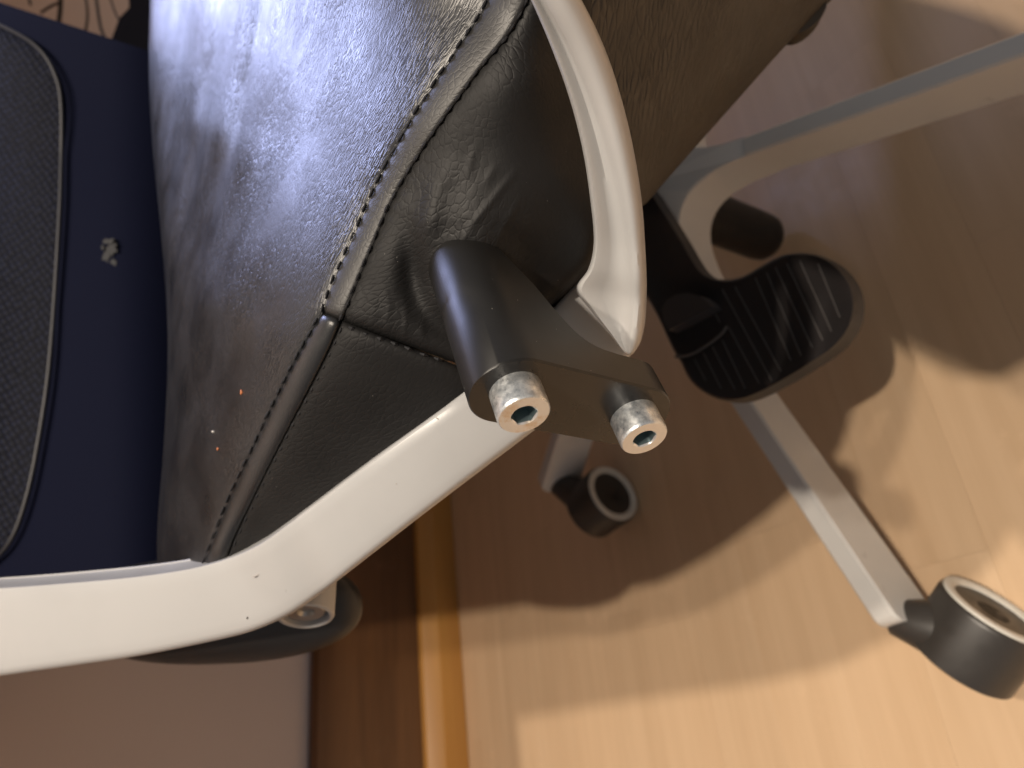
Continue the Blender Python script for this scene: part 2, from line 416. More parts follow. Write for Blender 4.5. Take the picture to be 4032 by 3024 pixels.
def relief(px, py):
    z = np.zeros(px.shape)
    for pts, amp, w in FOLDS:
        d, s, t = pl_dist(px, py, pts); fade = np.sin(np.pi * t) ** 1.2 if pts[0][1] > -100 else np.clip((1 - t) * 3, 0, 1)
        z -= amp * np.exp(-(d / w) ** 2) * fade
    d = np.hypot(px - 1865, py - 1085)                       # leather pressed in round the bracket
    z += 0.0022 * np.exp(-((d - 235) / 55) ** 2) * np.clip((py - 860) / 220, 0, 1)
    return z

ST1 = [(2010,-200),(1905,40),(1800,200),(1620,480),(1490,720),(1390,940),(1310,1120),(1272,1230)]
ST2 = [(2160,-200),(2040,85),(1880,290),(1700,540),(1560,760),(1470,960),(1400,1130),(1345,1262)]
LW1 = [(1272,1230),(1215,1330),(1130,1490),(1010,1740),(900,1980),(815,2190),(740,2380)]
LW2 = [(1345,1262),(1300,1370),(1225,1520),(1100,1760),(1000,1960),(905,2170),(850,2380)]
SIL = [(600,-200),(590,60),(586,220),(590,400),(605,620),(628,850),(648,1080),(660,1300),(658,1500),(645,1750),(625,2000),(618,2150),(625,2300),(640,2400)]

def panel(name, left, right, nv, nu, mat_, label=None, bulge=0.0, roll=(0.004, 0.004, 0.003, 0.003), rw=26, thick=0.03, uvrot=0.0, back_px=0):
    L = cr(left, nv); R = cr(right, nv); t = np.linspace(0, 1, nu)
    px = L[:, None, 0] * (1 - t) + R[:, None, 0] * t; py = L[:, None, 1] * (1 - t) + R[:, None, 1] * t
    z = depth(px, py) + relief(px, py)
    wd = np.hypot(R[:, 0] - L[:, 0], R[:, 1] - L[:, 1])[:, None]
    dl, dr = t * wd, (1 - t) * wd
    ln = np.r_[0, np.cumsum(np.hypot(np.diff(L[:, 0]), np.diff(L[:, 1])))][:, None] + 0 * px
    z = z + roll[0] * np.exp(-(dl / rw)) + roll[1] * np.exp(-(dr / rw)) + roll[2] * np.exp(-ln / rw) + roll[3] * np.exp(-(ln[-1] - ln) / rw)
    z = z - bulge * np.sin(np.pi * t) ** 0.7
    fr = np.zeros(px.shape + (3,)); bk = fr.copy()
    for i in range(px.shape[0]):
        for j in range(px.shape[1]):
            fr[i, j] = P(px[i, j], py[i, j], z[i, j]); bk[i, j] = P(px[i, j] + back_px * (1 - t[j]), py[i, j], z[i, j] + thick)
    du = np.linalg.norm(np.diff(fr, axis=1), axis=2); u_ = np.concatenate([np.zeros((px.shape[0], 1)), np.cumsum(du[:, ::-1], 1)], 1)[:, ::-1]
    v_ = np.r_[0, np.cumsum(np.linalg.norm(np.diff(fr[:, -1], axis=0), axis=1))][:, None] + 0 * px
    uv = np.stack([u_, v_], -1)
    o = slab(name, fr, bk, mat_, chair, uv=uv, angle=70)
    if label: o['label'] = label
    return o
panel('leather_panel', SIL, ST1 + LW1[1:], 190, 90, M['leather'], 'smooth creased black leather top of the seat', roll=(0.03, 0.0010, 0, 0), rw=14, back_px=120)
panel('leather_strap', ST1, ST2, 120, 12, M['strap'], 'narrow stitched leather strap', bulge=0.0003, roll=(0.0006, 0.0007, 0, 0.002), rw=9)
panel('leather_strap', LW1, LW2, 110, 12, M['strap_low'], 'shiny lower length of the stitched strap', bulge=0.0014, roll=(0.0008, 0.0008, 0.002, 0), rw=10)
SIDE_R = [(2290,-200),(2280,100),(2340,400),(2390,700),(2380,900),(2335,1030),(2280,1110),(2230,1170),(2180,1215),(2120,1260)]
SIDE_R2 = [(2330,-200),(2330,200),(2390,500),(2420,800),(2370,1000),(2300,1090),(2225,1175),(2160,1225),(2050,1330),(1900,1470)]
panel('leather_panel', ST2, SIDE_R2, 130, 80, M['leather_side'], 'matt wrinkled leather side panel round the bracket', roll=(0.0009, 0.02, 0, 0.003), rw=16)
panel('leather_panel', LW2, [(1900,1478),(1850,1560),(1700,1720),(1500,1860),(1300,2010),(1130,2150),(900,2380)], 110, 60, M['leather_side'], 'lower leather panel below the cross seam', roll=(0.0009, 0.003, 0.002, 0), rw=16)
# rear underside of the seat, beyond the frame arm
def quadpatch(L, R, nv, nu, dfun, thick, name, mat_, parent, label=None):
    L = cr(L, nv); R = cr(R, nv); t = np.linspace(0, 1, nu); fr = np.zeros((nv, nu, 3)); bk = fr.copy(); uv = np.zeros((nv, nu, 2))
    for i in range(nv):
        for j in range(nu):
            q = L[i] * (1 - t[j]) + R[i] * t[j]; d = q[2] + dfun(t[j], i / (nv - 1), q[0], q[1])
            fr[i, j] = P(q[0], q[1], d); bk[i, j] = P(q[0], q[1], d + thick); uv[i, j] = q[:2] * d / F
    o = slab(name, fr, bk, mat_, parent, uv=uv, angle=60)
    if label: o['label'] = label
    return o
quadpatch([(2150,-250,.225),(2250,100,.235),(2350,400,.245),(2420,700,.255),(2480,850,.262)], [(3560,-250,.335),(3190,80,.325),(2880,420,.315),(2650,680,.30),(2545,800,.29)], 90, 70,
          lambda t, v, x, y: 0.012 * t ** 14 - 0.014 * math.sin(math.pi * t) + 0.0008 * math.sin(x * 0.02 + y * 0.031) * t, 0.03, 'leather_panel', M['leather_under'], chair, 'wrinkled leather with brown floor bounce painted in, at the rear underside of the seat')
vs_, fs = prism([P(3180 + 70 * math.cos(a) + 28 * math.sin(a), 62 - 62 * math.cos(a) + 32 * math.sin(a), 0.335) for a in np.linspace(0, 2 * math.pi, 20, endpoint=False)], V((0, 0, 0)), V((0.002, 0, 0.012)))
link('leather_tab', vs_, fs, M['leather_under'], chair)

# foam body of the seat under the leather top, plus an added unseen lobe that casts shade
foot_print = [(.245,.025),(.30,.085),(.38,.13),(.46,.17),(.58,.21),(.70,.235),(.78,.20),(.81,.10),(.82,-.10),(.80,-.30),(.72,-.37),(.50,-.385),(.28,-.38),(.17,-.325),(.09,-.275),(.035,-.22),(.02,-.15),(.022,-.11),(.05,-.078),(.080,-.077),(.10,-.094),(.13,-.113),(.16,-.131),(.19,-.140),(.215,-.120),(.226,-.06),(.232,-.02)]
fp = cr(foot_print + foot_print[:1], 110)[:-1]; cen = np.array([0.45, -0.22]); rings = []
near = np.clip((0.20 - fp[:, 0]) / 0.03, 0, 1) * np.clip((fp[:, 1] + 0.27) / 0.04, 0, 1)
for sc, zt, zn in ((0.02, 0.400, 0.400), (0.985, 0.400, 0.430), (1.0, 0.406, 0.4315), (1.0, 0.425, 0.434), (0.985, 0.434, 0.4345), (0.95, 0.440, 0.434), (0.86, 0.446, 0.432), (0.6, 0.453, 0.445), (0.02, 0.455, 0.455)):
    q = cen + (fp - cen) * sc; rings.append(np.column_stack([q, zt * (1 - near) + zn * near]))
nf = len(fp); v = np.concatenate(rings); link('seat_body_and_shade_lobe', v, grid_faces(len(rings), nf, 0, True) + [tuple(range(nf)), tuple(range((len(rings) - 1) * nf, len(rings) * nf))], M['leather'], chair, angle=60, uv=v[:, :2])

# --- stitches
vs_, fs = [], []
def stitch_line(pts, step, off, r0, lift):
    q = cr(pts, 400); s = np.r_[0, np.cumsum(np.hypot(np.diff(q[:, 0]), np.diff(q[:, 1])))]
    for d in np.arange(step * 0.5, s[-1], step):
        x = np.interp(d, s, q[:, 0]); y = np.interp(d, s, q[:, 1]); x2 = np.interp(d + step * 0.62, s, q[:, 0]); y2 = np.interp(d + step * 0.62, s, q[:, 1])
        if not (-120 < y < 2350): continue
        r = r0 * random.uniform(0.75, 1.15); x += random.uniform(-2, 2); x2 += random.uniform(-3, 3); y += random.uniform(-4, 4)
        zz = [float(depth(np.array(a), np.array(b)) + relief(np.array([a]), np.array([b]))[0]) - lift for a, b in ((x, y), (x2, y2))]
        p = [P(x + off, y, zz[0] + r * 1.1), P((x + x2) / 2 + off, (y + y2) / 2, sum(zz) / 2 - r * 0.2), P(x2 + off, y2, zz[1] + r * 1.1)]
        v, f = tube(p, [r * 0.5, r, r * 0.5], 6); k = len(vs_); vs_.extend(v); fs.extend([tuple(i + k for i in g) for g in f])
stitch_line(ST1, 62, -10, 0.00040, -0.00045); stitch_line(ST2, 58, -7, 0.00042, -0.0001)
stitch_line(LW1, 52, -10, 0.00042, -0.00045); stitch_line(LW2, 52, 9, 0.00045, -0.0001)
stitch_line([(1345,1268),(1420,1310),(1540,1350),(1660,1392),(1760,1425)], 60, 0, 0.0006, -0.0008)
o = link('stitching', vs_, fs, M['thread'], chair); o['kind'] = 'stuff'

# --- white frame
def frame_bar():
    top = [(2400,1000,.236),(2290,1085,.234),(2060,1340,.228),(1800,1562,.218),(1500,1783,.222),(1250,1972,.232),(1120,2070,.239),(1010,2145,.246),(880,2200,.256),(720,2240,.264),(500,2270,.276),(250,2292,.290),(0,2310,.304),(-400,2330,.33),(-1400,2350,.37)]
    bot = [(2505,1375,.232),(2450,1432,.231),(2290,1552,.226),(2090,1705,.220),(1700,2000,.224),(1380,2248,.236),(1260,2340,.246),(1150,2415,.251),(1020,2475,.257),(880,2515,.264),(560,2580,.278),(280,2622,.292),(0,2662,.306),(-400,2720,.33),(-1400,2850,.37)]
    nv = 150; A = cr(top, nv, False); B = cr(bot, nv, False)
    prof = [(0, .0050), (.004, .0022), (.02, .0006), (.06, 0), (.2, -.0003), (.4, -.0006), (.6, -.0006), (.8, -.0003), (.91, 0), (.95, .0005), (.98, .0018), (.995, .0036), (1, .006)]
    fr = np.zeros((nv, len(prof), 3)); bk = fr.copy()
    for i in range(nv):
        for j, (t, dz) in enumerate(prof):
            q = A[i] * (1 - t) + B[i] * t; fr[i, j] = P(q[0], q[1], q[2] + dz)
            bk[i, j] = fr[i, j] + V((0.001, 0.002, 0.010 - dz * 0.5))
    return slab('frame_bar', fr, bk, M['white'], chair, angle=50)
BAR = frame_bar()
from mathutils.bvhtree import BVHTree
BV = BVHTree.FromPolygons([tuple(v.co) for v in BAR.data.vertices], [tuple(p.vertices) for p in BAR.data.polygons])
def BARD(x, y):
    base = np.array(parent_loc[chair.name]); r = ray(x, y); h = BV.ray_cast(Vector(CAM - base), Vector(r)); return h[3] / np.linalg.norm(r) if h[0] is not None else 0.25
def bar_mark(x, y, w, h, name, m, ang=0.0):
    q = [(x + w * math.cos(a) * math.cos(ang) - h * math.sin(a) * math.sin(ang), y + w * math.cos(a) * math.sin(ang) + h * math.sin(a) * math.cos(ang)) for a in np.linspace(0, 2 * math.pi, 12, endpoint=False)]
    d = BARD(x, y); v, f = prism([P(a, b, d) for a, b in q], V((0, 0, -0.00015)), V((0, 0, 0.002))); link(name, v, f, m, BAR, smooth=False)
def frame_arm():
    S = np.array([(1890,-420,1905,-420,2040,-420,.152),(1990,-220,2010,-220,2155,-220,.157),(2095,0,2140,0,2290,0,.163),(2180,200,2250,200,2385,200,.170),(2250,400,2335,400,2450,400,.177),
      (2300,600,2400,600,2497,600,.184),(2330,800,2447,800,2528,800,.192),(2342,950,2470,960,2540,960,.199),(2322,1055,2480,1090,2546,1090,.204),(2274,1138,2484,1180,2546,1180,.209),
      (2330,1222,2478,1262,2540,1270,.212),(2402,1312,2472,1338,2524,1342,.214),(2448,1374,2476,1388,2503,1380,.216),(2462,1392,2478,1398,2490,1396,.218)], float)
    nv = 120; Q = cr(S, nv, False)
    prof = [(0, 0, .0060), (0, .02, .0030), (0, .08, .0018), (0, .25, .0020), (0, .45, .0030), (0, .62, .0034), (0, .8, .0026), (0, .93, .0012), (1, .0, .0002), (1, .12, -.0012), (1, .3, -.0023), (1, .5, -.0026), (1, .68, -.0020), (1, .84, -.0004), (1, .95, .0020), (1, 1, .0055)]
    fr = np.zeros((nv, len(prof), 3)); bk = fr.copy()
    for i in range(nv):
        L, Mi, R, d = Q[i, 0:2], Q[i, 2:4], Q[i, 4:6], Q[i, 6]; k = min(1, max(0.12, np.linalg.norm(R - L) / 190))
        for j, (s, t, dz) in enumerate(prof):
            q = (L * (1 - t) + Mi * t) if s == 0 else (Mi * (1 - t) + R * t)
            fr[i, j] = P(q[0], q[1], d + dz * k); bk[i, j] = P(q[0] - 4, q[1], d + 0.0105)
    return slab('frame_arm', fr, bk, M['dusty_white'], chair, angle=50)
frame_arm()
M['chip'] = mat('paint_chip', (0.05, 0.045, 0.04), 0.7)
M['dent'] = mat('dull_scratch', (0.33, 0.31, 0.29), 0.6)
bar_mark(975, 2432, 3.5, 7, 'paint_chip', M['chip'], 0.5); bar_mark(1018, 2262, 28, 2.2, 'scratch', M['dent'], -0.5); bar_mark(1722, 1648, 6, 3, 'scratch', M['dent'], 0.6); bar_mark(1560, 1905, 3, 2.4, 'paint_chip', M['dent'], 0.2)

# --- printed bracket with two socket head screws
b1 = P(2029, 1538, 0.177); A0 = unit(V((0.26, -0.71, -0.64))); b2 = on_plane(2494, 1638, b1, A0)
U_ = unit(b2 - b1); A_ = unit(A0 - U_ * (A0 @ U_)); V_ = np.cross(A_, U_)
if V_ @ V((0, 1, 0)) < 0: V_ = -V_
Ldis = np.linalg.norm(b2 - b1)
def bracket():
    R, VC = 0.0112, -0.0008
    xs = np.concatenate([-R * np.cos(np.linspace(0, math.pi / 2, 22)), np.linspace(0.0, Ldis, 60)[1:], Ldis + R * np.sin(np.linspace(0, math.pi / 2, 16))[1:]])
    verts, faces, uvs = [], [], []
    rings = []
    for x in xs:
        e = -x if x < 0 else max(0, x - Ldis); h = max(math.sqrt(max(R * R - e * e, 0)), 0.0004); hi, lo = VC + h, VC - h
        dep = float(np.interp(x, [-1, 0.0, 0.003, 0.010, 0.013, 0.0165, 0.0185, 0.0205, 0.023, 0.0255, 0.03, 1], [0.06, 0.06, 0.044, 0.032, 0.0245, 0.0175, 0.0147, 0.0130, 0.0118, 0.0113, 0.011, 0.011]))
        ch = min(0.0005, h * 0.5)
        pr = [(hi - ch, 0.0), (hi, -ch), (hi, -dep * 0.33), (hi, -dep * 0.66), (hi, -dep), (lo, -dep), (lo, -dep * 0.66), (lo, -dep * 0.33), (lo, -ch), (lo + ch, 0.0)]
        ring = []
        for (v, a) in pr:
            ring.append(len(verts)); verts.append(b1 + U_ * x + V_ * v + A_ * a); uvs.append((x + v, a))
        rings.append(ring)
    k = len(rings[0])
    for r0, r1 in zip(rings, rings[1:]):
        for j in range(k): faces.append((r0[j], r0[(j + 1) % k], r1[(j + 1) % k], r1[j]))
    faces.append(tuple(rings[0])); faces.append(tuple(rings[-1]))
    cv, cf = lathe([(R - 0.00015, 0.004), (R - 0.00015, 0.03), (R - 0.00015, 0.0605)], b1 + V_ * VC, -A_, 56); k0 = len(verts)
    verts += cv; faces += [tuple(i + k0 for i in g) for g in cf]; uvs += [(0, -0.03)] * len(cv)
    o = link('bracket', verts, faces, M['print'], chair, uv=uvs, angle=32)
    o['label'] = 'black printed plastic bracket clamped to the side panel'
    o.data.materials.append(M['print_face'])
    for p in o.data.polygons:
        if np.array(p.normal) @ A_ > 0.95: p.material_index = 1
    return o
br = bracket()
def screw(p0, dia, h, hexw, spin, rusty):
    R = dia / 2; n = 48; hv = unit(np.cross(A_, [0.3, 0.1, 0.9])); wv_ = np.cross(A_, hv); vs_, fs, mi = [], [], []
    def ring(r, t, hexa=False):
        base = len(vs_)
        for k in range(n):
            q = 2 * math.pi * k / n
            rr = r
            if hexa:
                qq = (q + spin) % (math.pi / 3) - math.pi / 6; rr = r / math.cos(qq)
            vs_.append(p0 + A_ * t + (hv * math.cos(q) + wv_ * math.sin(q)) * rr)
        return base
    rs = [ring(R, -0.004), ring(R, h * 0.1), ring(R, h * 0.5), ring(R, h - 0.0009), ring(R * 0.985, h - 0.0004), ring(R * 0.94, h), ring(hexw / 2 * 1.16, h, False), ring(hexw / 2, h - 0.0004, True), ring(hexw / 2, h - 0.0048, True), ring(0.0006, h - 0.0058)]
    cls = [0, 0, 0, 0, 0, 1, 1, 2, 2]
    for (a, b), c in zip(zip(rs, rs[1:]), cls):
        for k in range(n):
            fs.append((a + k, a + (k + 1) % n, b + (k + 1) % n, b + k)); mi.append(c)
    fs.append(tuple(rs[0] + k for k in range(n))); mi.append(0); fs.append(tuple(rs[-1] + k for k in range(n))); mi.append(2)
    o = link('socket_screw', vs_, fs, M['zinc'], br, angle=28); o.data.materials.append(M['zinc_face'] if rusty else M['zinc_clean']); o.data.materials.append(M['socket'])
    o.data.polygons.foreach_set('material_index', mi)
    o['label'] = 'zinc plated socket head screw with brownish stained face' if rusty else 'zinc plated socket head screw with clean face'
    return o
screw(b1, 0.0130, 0.0080, 0.0057, 0.25, True); screw(b2, 0.0130, 0.0080, 0.0057, 0.10, False)

# --- backrest behind the seat
def back_d(t, v, x, y): return 0.05 * ((x - 430) / 430) ** 2 * (1.0 if x > 430 else (0.25 if x > -430 else 0.5 / (1 + ((x - 430) / 860) ** 2))) + 0.00002 * abs(y - 1200) * 0.2
back = quadpatch([(-1100,-350,.50),(-1100,300,.50),(-1100,1200,.49),(-1100,1900,.47),(-1100,2600,.45)], [(700,238,.52),(760,600,.52),(800,1200,.50),(800,1900,.47),(800,2500,.45)], 60, 60, back_d, 0.035, 'backrest', M['shell'], chair, 'dark navy fabric backrest rising behind the seat')
PIPE = [(-420,-40),(-150,40),(40,118),(150,190),(215,290),(242,420),(240,700),(232,900),(210,1250),(185,1520),(140,1800),(100,1975),(50,2110),(-20,2200),(-150,2280),(-420,2330)]
pc = cr(PIPE, 160)
def bd(x, y):
    Lx = np.interp(y, [-130,300,1200,1900,2500], [.50,.50,.49,.47,.45]); Rx = np.interp(y, [238,600,1200,1900,2500], [.52,.52,.50,.47,.45])
    t = np.clip((x + 1100) / 1900, 0, 1); return Lx * (1 - t) + Rx * t + back_d(0, 0, x, y)
v, f = tube([P(x, y, bd(x, y) - 0.006) for x, y in pc], 0.0013, 8); link('piping', v, f, M['piping'], back)
ys = np.linspace(-40, 2330, 60); fr = np.zeros((60, 40, 3)); bk = fr.copy(); uv = np.zeros((60, 40, 2))
ii = np.argmax(pc[:, 0]); 
up_y, up_x = pc[:ii + 1, 1], pc[:ii + 1, 0]; lo_y, lo_x = pc[ii:, 1], pc[ii:, 0]
for i, y in enumerate(ys):
    xr = np.interp(y, up_y, up_x) if y < pc[ii, 1] else np.interp(y, lo_y, lo_x)
    for j, t in enumerate(np.linspace(0, 1, 40)):
        x = -420 * (1 - t) + (xr - 8) * t; d = bd(x, y) - 0.004 - 0.004 * (1 - t ** 6)
        fr[i, j] = P(x, y, d); bk[i, j] = P(x, y, d + 0.012); uv[i, j] = (x * d / F, y * d / F)
slab('mesh_panel', fr, bk, M['mesh'], back, uv=uv)
random.seed(3)
sv, sf = [], []
for cx_, cy_, rx_, ry_ in ((428, 950, 26, 14), (440, 985, 20, 22), (418, 1010, 16, 30), (446, 1035, 14, 18), (424, 1062, 24, 13), (452, 965, 9, 8), (405, 975, 8, 10)):
    pts = [P(cx_ + rx_ * random.uniform(0.45, 1.2) * math.cos(a), cy_ + ry_ * random.uniform(0.45, 1.2) * math.sin(a), bd(428, 1010) - 0.0010) for a in np.linspace(0, 2 * math.pi, 16, endpoint=False)]
    v, f = prism(pts, V((0, 0, -0.0003 * random.uniform(0.6, 1.4))), V((0, 0, 0.004))); k0 = len(sv); sv += list(v); sf += [tuple(i + k0 for i in g) for g in f]
link('scuff_mark', sv, sf, M['scuff'], back, smooth=False)

# --- armrest: black oval pad and the white tube that carries it
def arm_pad():
    n = 64; rings = []; cx, cy, a, b_, d = 850, 2402, 578, 214, 0.375
    for s, dz in ((0.0, -0.016), (0.5, -0.0155), (0.8, -0.0135), (0.93, -0.010), (0.985, -0.005), (1.0, 0.0), (0.985, 0.006), (0.9, 0.011), (0.5, 0.013), (0.0, 0.0135)):
        r = []
        for k in range(n):
            q = 2 * math.pi * k / n; c, s_ = math.cos(q), math.sin(q)
            x = cx + a * s * math.copysign(abs(c) ** 0.86, c); y = cy + b_ * s * math.copysign(abs(s_) ** 0.86, s_) - 0.03 * (x - cx)
            r.append(P(x, y, d + dz - (x - cx) * 0.00002))
        rings.append(r)
    link('armrest_pad', np.concatenate(rings), grid_faces(len(rings), n, 0, True), M['black_plastic'], chair, angle=80)
arm_pad()
e0 = P(1202, 2430, 0.292); ta = unit(V((0.10, -0.74, -0.66)))
v, f = lathe([(0.0112, -0.075), (0.0112, -0.001), (0.0109, -0.0003), (0.0104, 0), (0.0096, 0), (0.0091, -0.0005), (0.0088, -0.004), (0.0040, -0.0042)], e0, ta, 48)
at_ = link('armrest_tube', v, f, M['white'], chair, angle=35)
v, f = lathe([(0.0082, -0.0041), (0.0078, -0.0022), (0.0070, -0.0016), (0.0036, -0.0020), (0.0028, -0.0036)], e0, ta, 32); link('screw', v, f, M['steel'], at_, angle=35)

# --- star base
E1 = unit(V((-0.50582407, 0.09464486, 0.85742893))); E2 = V((0.18391841, 0.98294151, 0.0))
TH = 2.83703701
def legdir(k): a = TH + k * math.radians(72); return math.cos(a) * E1 + math.sin(a) * E2
ZUP = np.array([0, 0, 1.0])
def leg(k):
    e = legdir(k); n = np.cross(ZUP, e); st = []
    for r in list(np.linspace(0.0845, LEGR - 0.006, 12)) + list(LEGR - 0.006 + 0.006 * np.sin(np.linspace(0, math.pi / 2, 9)))[1:]:
        s = (r - 0.0845) / (LEGR - 0.0845); H = 0.036 + 0.011 * s; top = -SLOPE * r; bot = top - H
        if r > LEGR - 0.006:
            q = (r - LEGR + 0.006) / 0.006; c = 0.007 * (1 - math.sqrt(max(0, 1 - q * q))); top -= c; bot += c
        w = LEGW; b_ = 0.0016; sh = (-0.018 * (1 - s) + 0.006 * s) if k == 1 else 0.0
        st.append([HUB + e * r + n * (x + sh) + ZUP * z for x, z in ((-w, bot + b_), (-w, top - b_), (-w + b_, top), (w - b_, top), (w, top - b_), (w, bot + b_), (w - b_, bot), (-w + b_, bot))])
    v = np.concatenate(st); k8 = 8; f = grid_faces(len(st), k8, 0, True) + [tuple(range(8)), tuple(range((len(st) - 1) * 8, len(st) * 8))]
    link('leg', v, f, M['base_white'], chair, angle=30)
for k in range(5): leg(k)
out = []
for k in range(5):
    e, e_ = legdir(k), legdir(k + 1); n = np.cross(ZUP, e); n_ = np.cross(ZUP, e_); sg = 1 if n @ e_ > 0 else -1
    p0, p2 = e * 0.085 + n * sg * LEGW, e_ * 0.085 - n_ * sg * LEGW; p1 = unit(e + e_) * 0.016
    for t in np.linspace(0, 1, 18): out.append(p0 * (1 - t) ** 2 + 2 * p1 * t * (1 - t) + p2 * t * t)
out = np.array(out); rr = np.linalg.norm(out, axis=1)
top = HUB + out + np.outer(-SLOPE * rr, ZUP); hh = 0.030 + 0.006 * rr / 0.085
rings = [HUB + out * 0.02 + np.outer(-SLOPE * rr * 0.02, ZUP), HUB + out * (1 - 0.0016 / rr)[:, None] + np.outer(-SLOPE * rr, ZUP), top - ZUP * 0.0016, top - np.outer(hh, ZUP), HUB + out * 0.02 - ZUP * 0.031]
link('hub', np.concatenate(rings), grid_faces(5, len(out), 0, True) + [tuple(range(len(out)))], M['base_white'], chair, angle=30)
v, f = lathe([(0.0205, -0.03), (0.0205, 0.143), (0.0195, 0.150), (0.0165, 0.155), (0.010, 0.157)], HUB, -ZUP, 40); link('gas_cylinder', v, f, M['black_plastic'], chair, angle=50)
v, f = lathe([(0.014, 0.02), (0.014, 0.27)], HUB, ZUP, 32); link('gas_column', v, f, M['black_plastic'], chair, angle=50)

# --- casters
def horiz_axis(c, img):
    """horizontal axis that runs in direction img (right, down) in the view at point c"""
    best = None
    for a in np.linspace(0, 2 * math.pi, 720):
        d = np.array([math.cos(a), math.sin(a), 0]); q = ROT.T @ (c + d * 0.01 - CAM); p = ROT.T @ (c - CAM)
        s = np.array([q[0] / -q[2] - p[0] / -p[2], -(q[1] / -q[2] - p[1] / -p[2])]); sc = s @ np.array(img) / np.linalg.norm(s)
        if best is None or sc > best[0]: best = (sc, d)
    return best[1]
RW = 0.031
def caster(c, ax, e):
    c = np.array([c[0], c[1], RW]); h = 0.0195
    v, f = lathe([(RW * 0.5, -h), (RW * 0.93, -h), (RW, -h + 0.0015), (RW * 1.0, h - 0.003), (RW * 0.985, h - 0.001), (RW * 0.96, h), (RW * 0.6, h - 0.001)], c, ax, 56)
    o = link('caster', v, f, M['caster'], chair, angle=35)
    v, f = lathe([(RW * 0.955, h - 0.002), (RW * 0.95, h + 0.0014), (RW * 0.90, h + 0.0020), (RW * 0.79, h + 0.0018), (RW * 0.735, h + 0.0004), (RW * 0.73, h - 0.006)], c, ax, 56, cap=False)
    link('tread_ring', v, f, M['ring'], o, angle=45)
    v, f = lathe([(RW * 0.735, h - 0.004), (RW * 0.68, h - 0.0025), (RW * 0.3, h - 0.001), (0.002, h - 0.001)], c, ax, 48); link('wheel_disc', v, f, M['disc'], o, angle=45)
    tip = HUB + e * (LEGR - 0.006) - ZUP * (SLOPE * LEGR + 0.02); pts = [tip, tip * 0.5 + (c + ZUP * 0.012) * 0.5, c + ZUP * 0.006]
    v, f = tube(pts, [0.011, 0.0165, 0.019], 24); link('caster_stem', v, f, M['caster'], o)
    return c
cA = on_z(3842, 2505, RW); axA = horiz_axis(cA, (0.58, -0.81)); cA = caster(cA, axA, legdir(1))
cB = on_z(2367, 1976, RW); axB = horiz_axis(cB, (0.80, -0.60)); cB = caster(cB, axB, legdir(2))
off = cA - (HUB + legdir(1) * LEGR)
for k in (0, 3, 4):
    r = Matrix.Rotation(-math.radians(72) * (k - 1), 3, 'Z'); r2 = Matrix.Rotation(math.radians(72) * (k - 1), 3, 'Z')
    R_ = r2 if np.linalg.norm(np.array(r2 @ Vector(legdir(1))) - legdir(k)) < 1e-3 else r
    c = HUB + legdir(k) * LEGR + np.array(R_ @ Vector(off)); caster(c, np.array(R_ @ Vector(axA)), legdir(k))

# --- foot rest on the hub
ZF = 0.172
FO = [(2400,640),(2480,640),(2545,718),(2600,805),(2680,935),(2747,1050),(2792,1088),(2852,1101),(2924,1089),(3003,1044),(3075,1006),(3141,995),(3214,1001),(3280,1034),(3334,1092),(3362,1158),(3364,1230),(3340,1303),(3286,1369),(3202,1429),(3093,1496),(2991,1550),(2912,1577),(2834,1574),(2762,1538),(2713,1490),(2683,1429),(2650,1375),(2590,1245),(2540,1160),(2440,1000),(2340,850),(2340,720)]
fo = cr([(*p,) for p in FO] + [FO[0]], 120)[:-1]
k = len(fo); c2 = np.array([3020, 1280.])
def ringf(shrink, z):
    nrm = np.roll(fo, -1, 0) - np.roll(fo, 1, 0); nrm = np.stack([-nrm[:, 1], nrm[:, 0]], 1); nrm /= np.linalg.norm(nrm, axis=1)[:, None]
    return np.array([on_z(x, y, z) for x, y in fo + nrm * shrink])
area = np.sum(fo[:, 0] * np.roll(fo[:, 1], -1) - np.roll(fo[:, 0], -1) * fo[:, 1]); sgn = 1 if area > 0 else -1
rings = [ringf(20 * sgn, ZF + 0.0005), ringf(14 * sgn, ZF + 0.0012), ringf(7 * sgn, ZF + 0.0012), ringf(0, ZF - 0.0015)]
low = rings[-1] - ZUP * 0.0085; rings.append(low)
foot = link('foot_rest', np.concatenate(rings), grid_faces(5, k, 0, True) + [tuple(range(k)), tuple(range(4 * k, 5 * k))], M['foot_plastic'], chair, angle=50)
foot['label'] = 'black ribbed foot rest plate on the star base'
RIB = [((2790,1180),(2835,1270)),((2845,1140),(3040,1500)),((2895,1130),(3075,1462)),((2975,1095),(3115,1420)),((3020,1075),(3155,1400)),((3055,1055),(3200,1370)),((3100,1040),(3240,1340)),((3150,1028),(3275,1305)),((3222,1040),(3308,1250)),
       ((2735,1415),(2780,1500)),((2770,1390),(2840,1530)),((2805,1365),(2895,1535)),((2845,1340),(2935,1530)),((2870,1290),(2990,1510))]
for a, b in RIB:
    pa, pb = on_z(*a, ZF + 0.0008), on_z(*b, ZF + 0.0008); d = unit(pb - pa); w = np.cross(ZUP, d) * 0.0003; h = ZUP * 0.0007
    link('rib', [pa - w, pa + w, pb + w, pb - w, pa - w * .4 + h, pa + w * .4 + h, pb + w * .4 + h, pb - w * .4 + h], [(0, 3, 2, 1), (4, 5, 6, 7), (0, 1, 5, 4), (1, 2, 6, 5), (2, 3, 7, 6), (3, 0, 4, 7)], M['rib'], foot, smooth=False)
hd = [on_z(x, y, ZF + 0.010) for x, y in [(2612,1262),(2604,1215),(2625,1180),(2665,1158),(2710,1152),(2755,1165),(2790,1190),(2800,1208),(2735,1245),(2670,1280),(2630,1300)]]
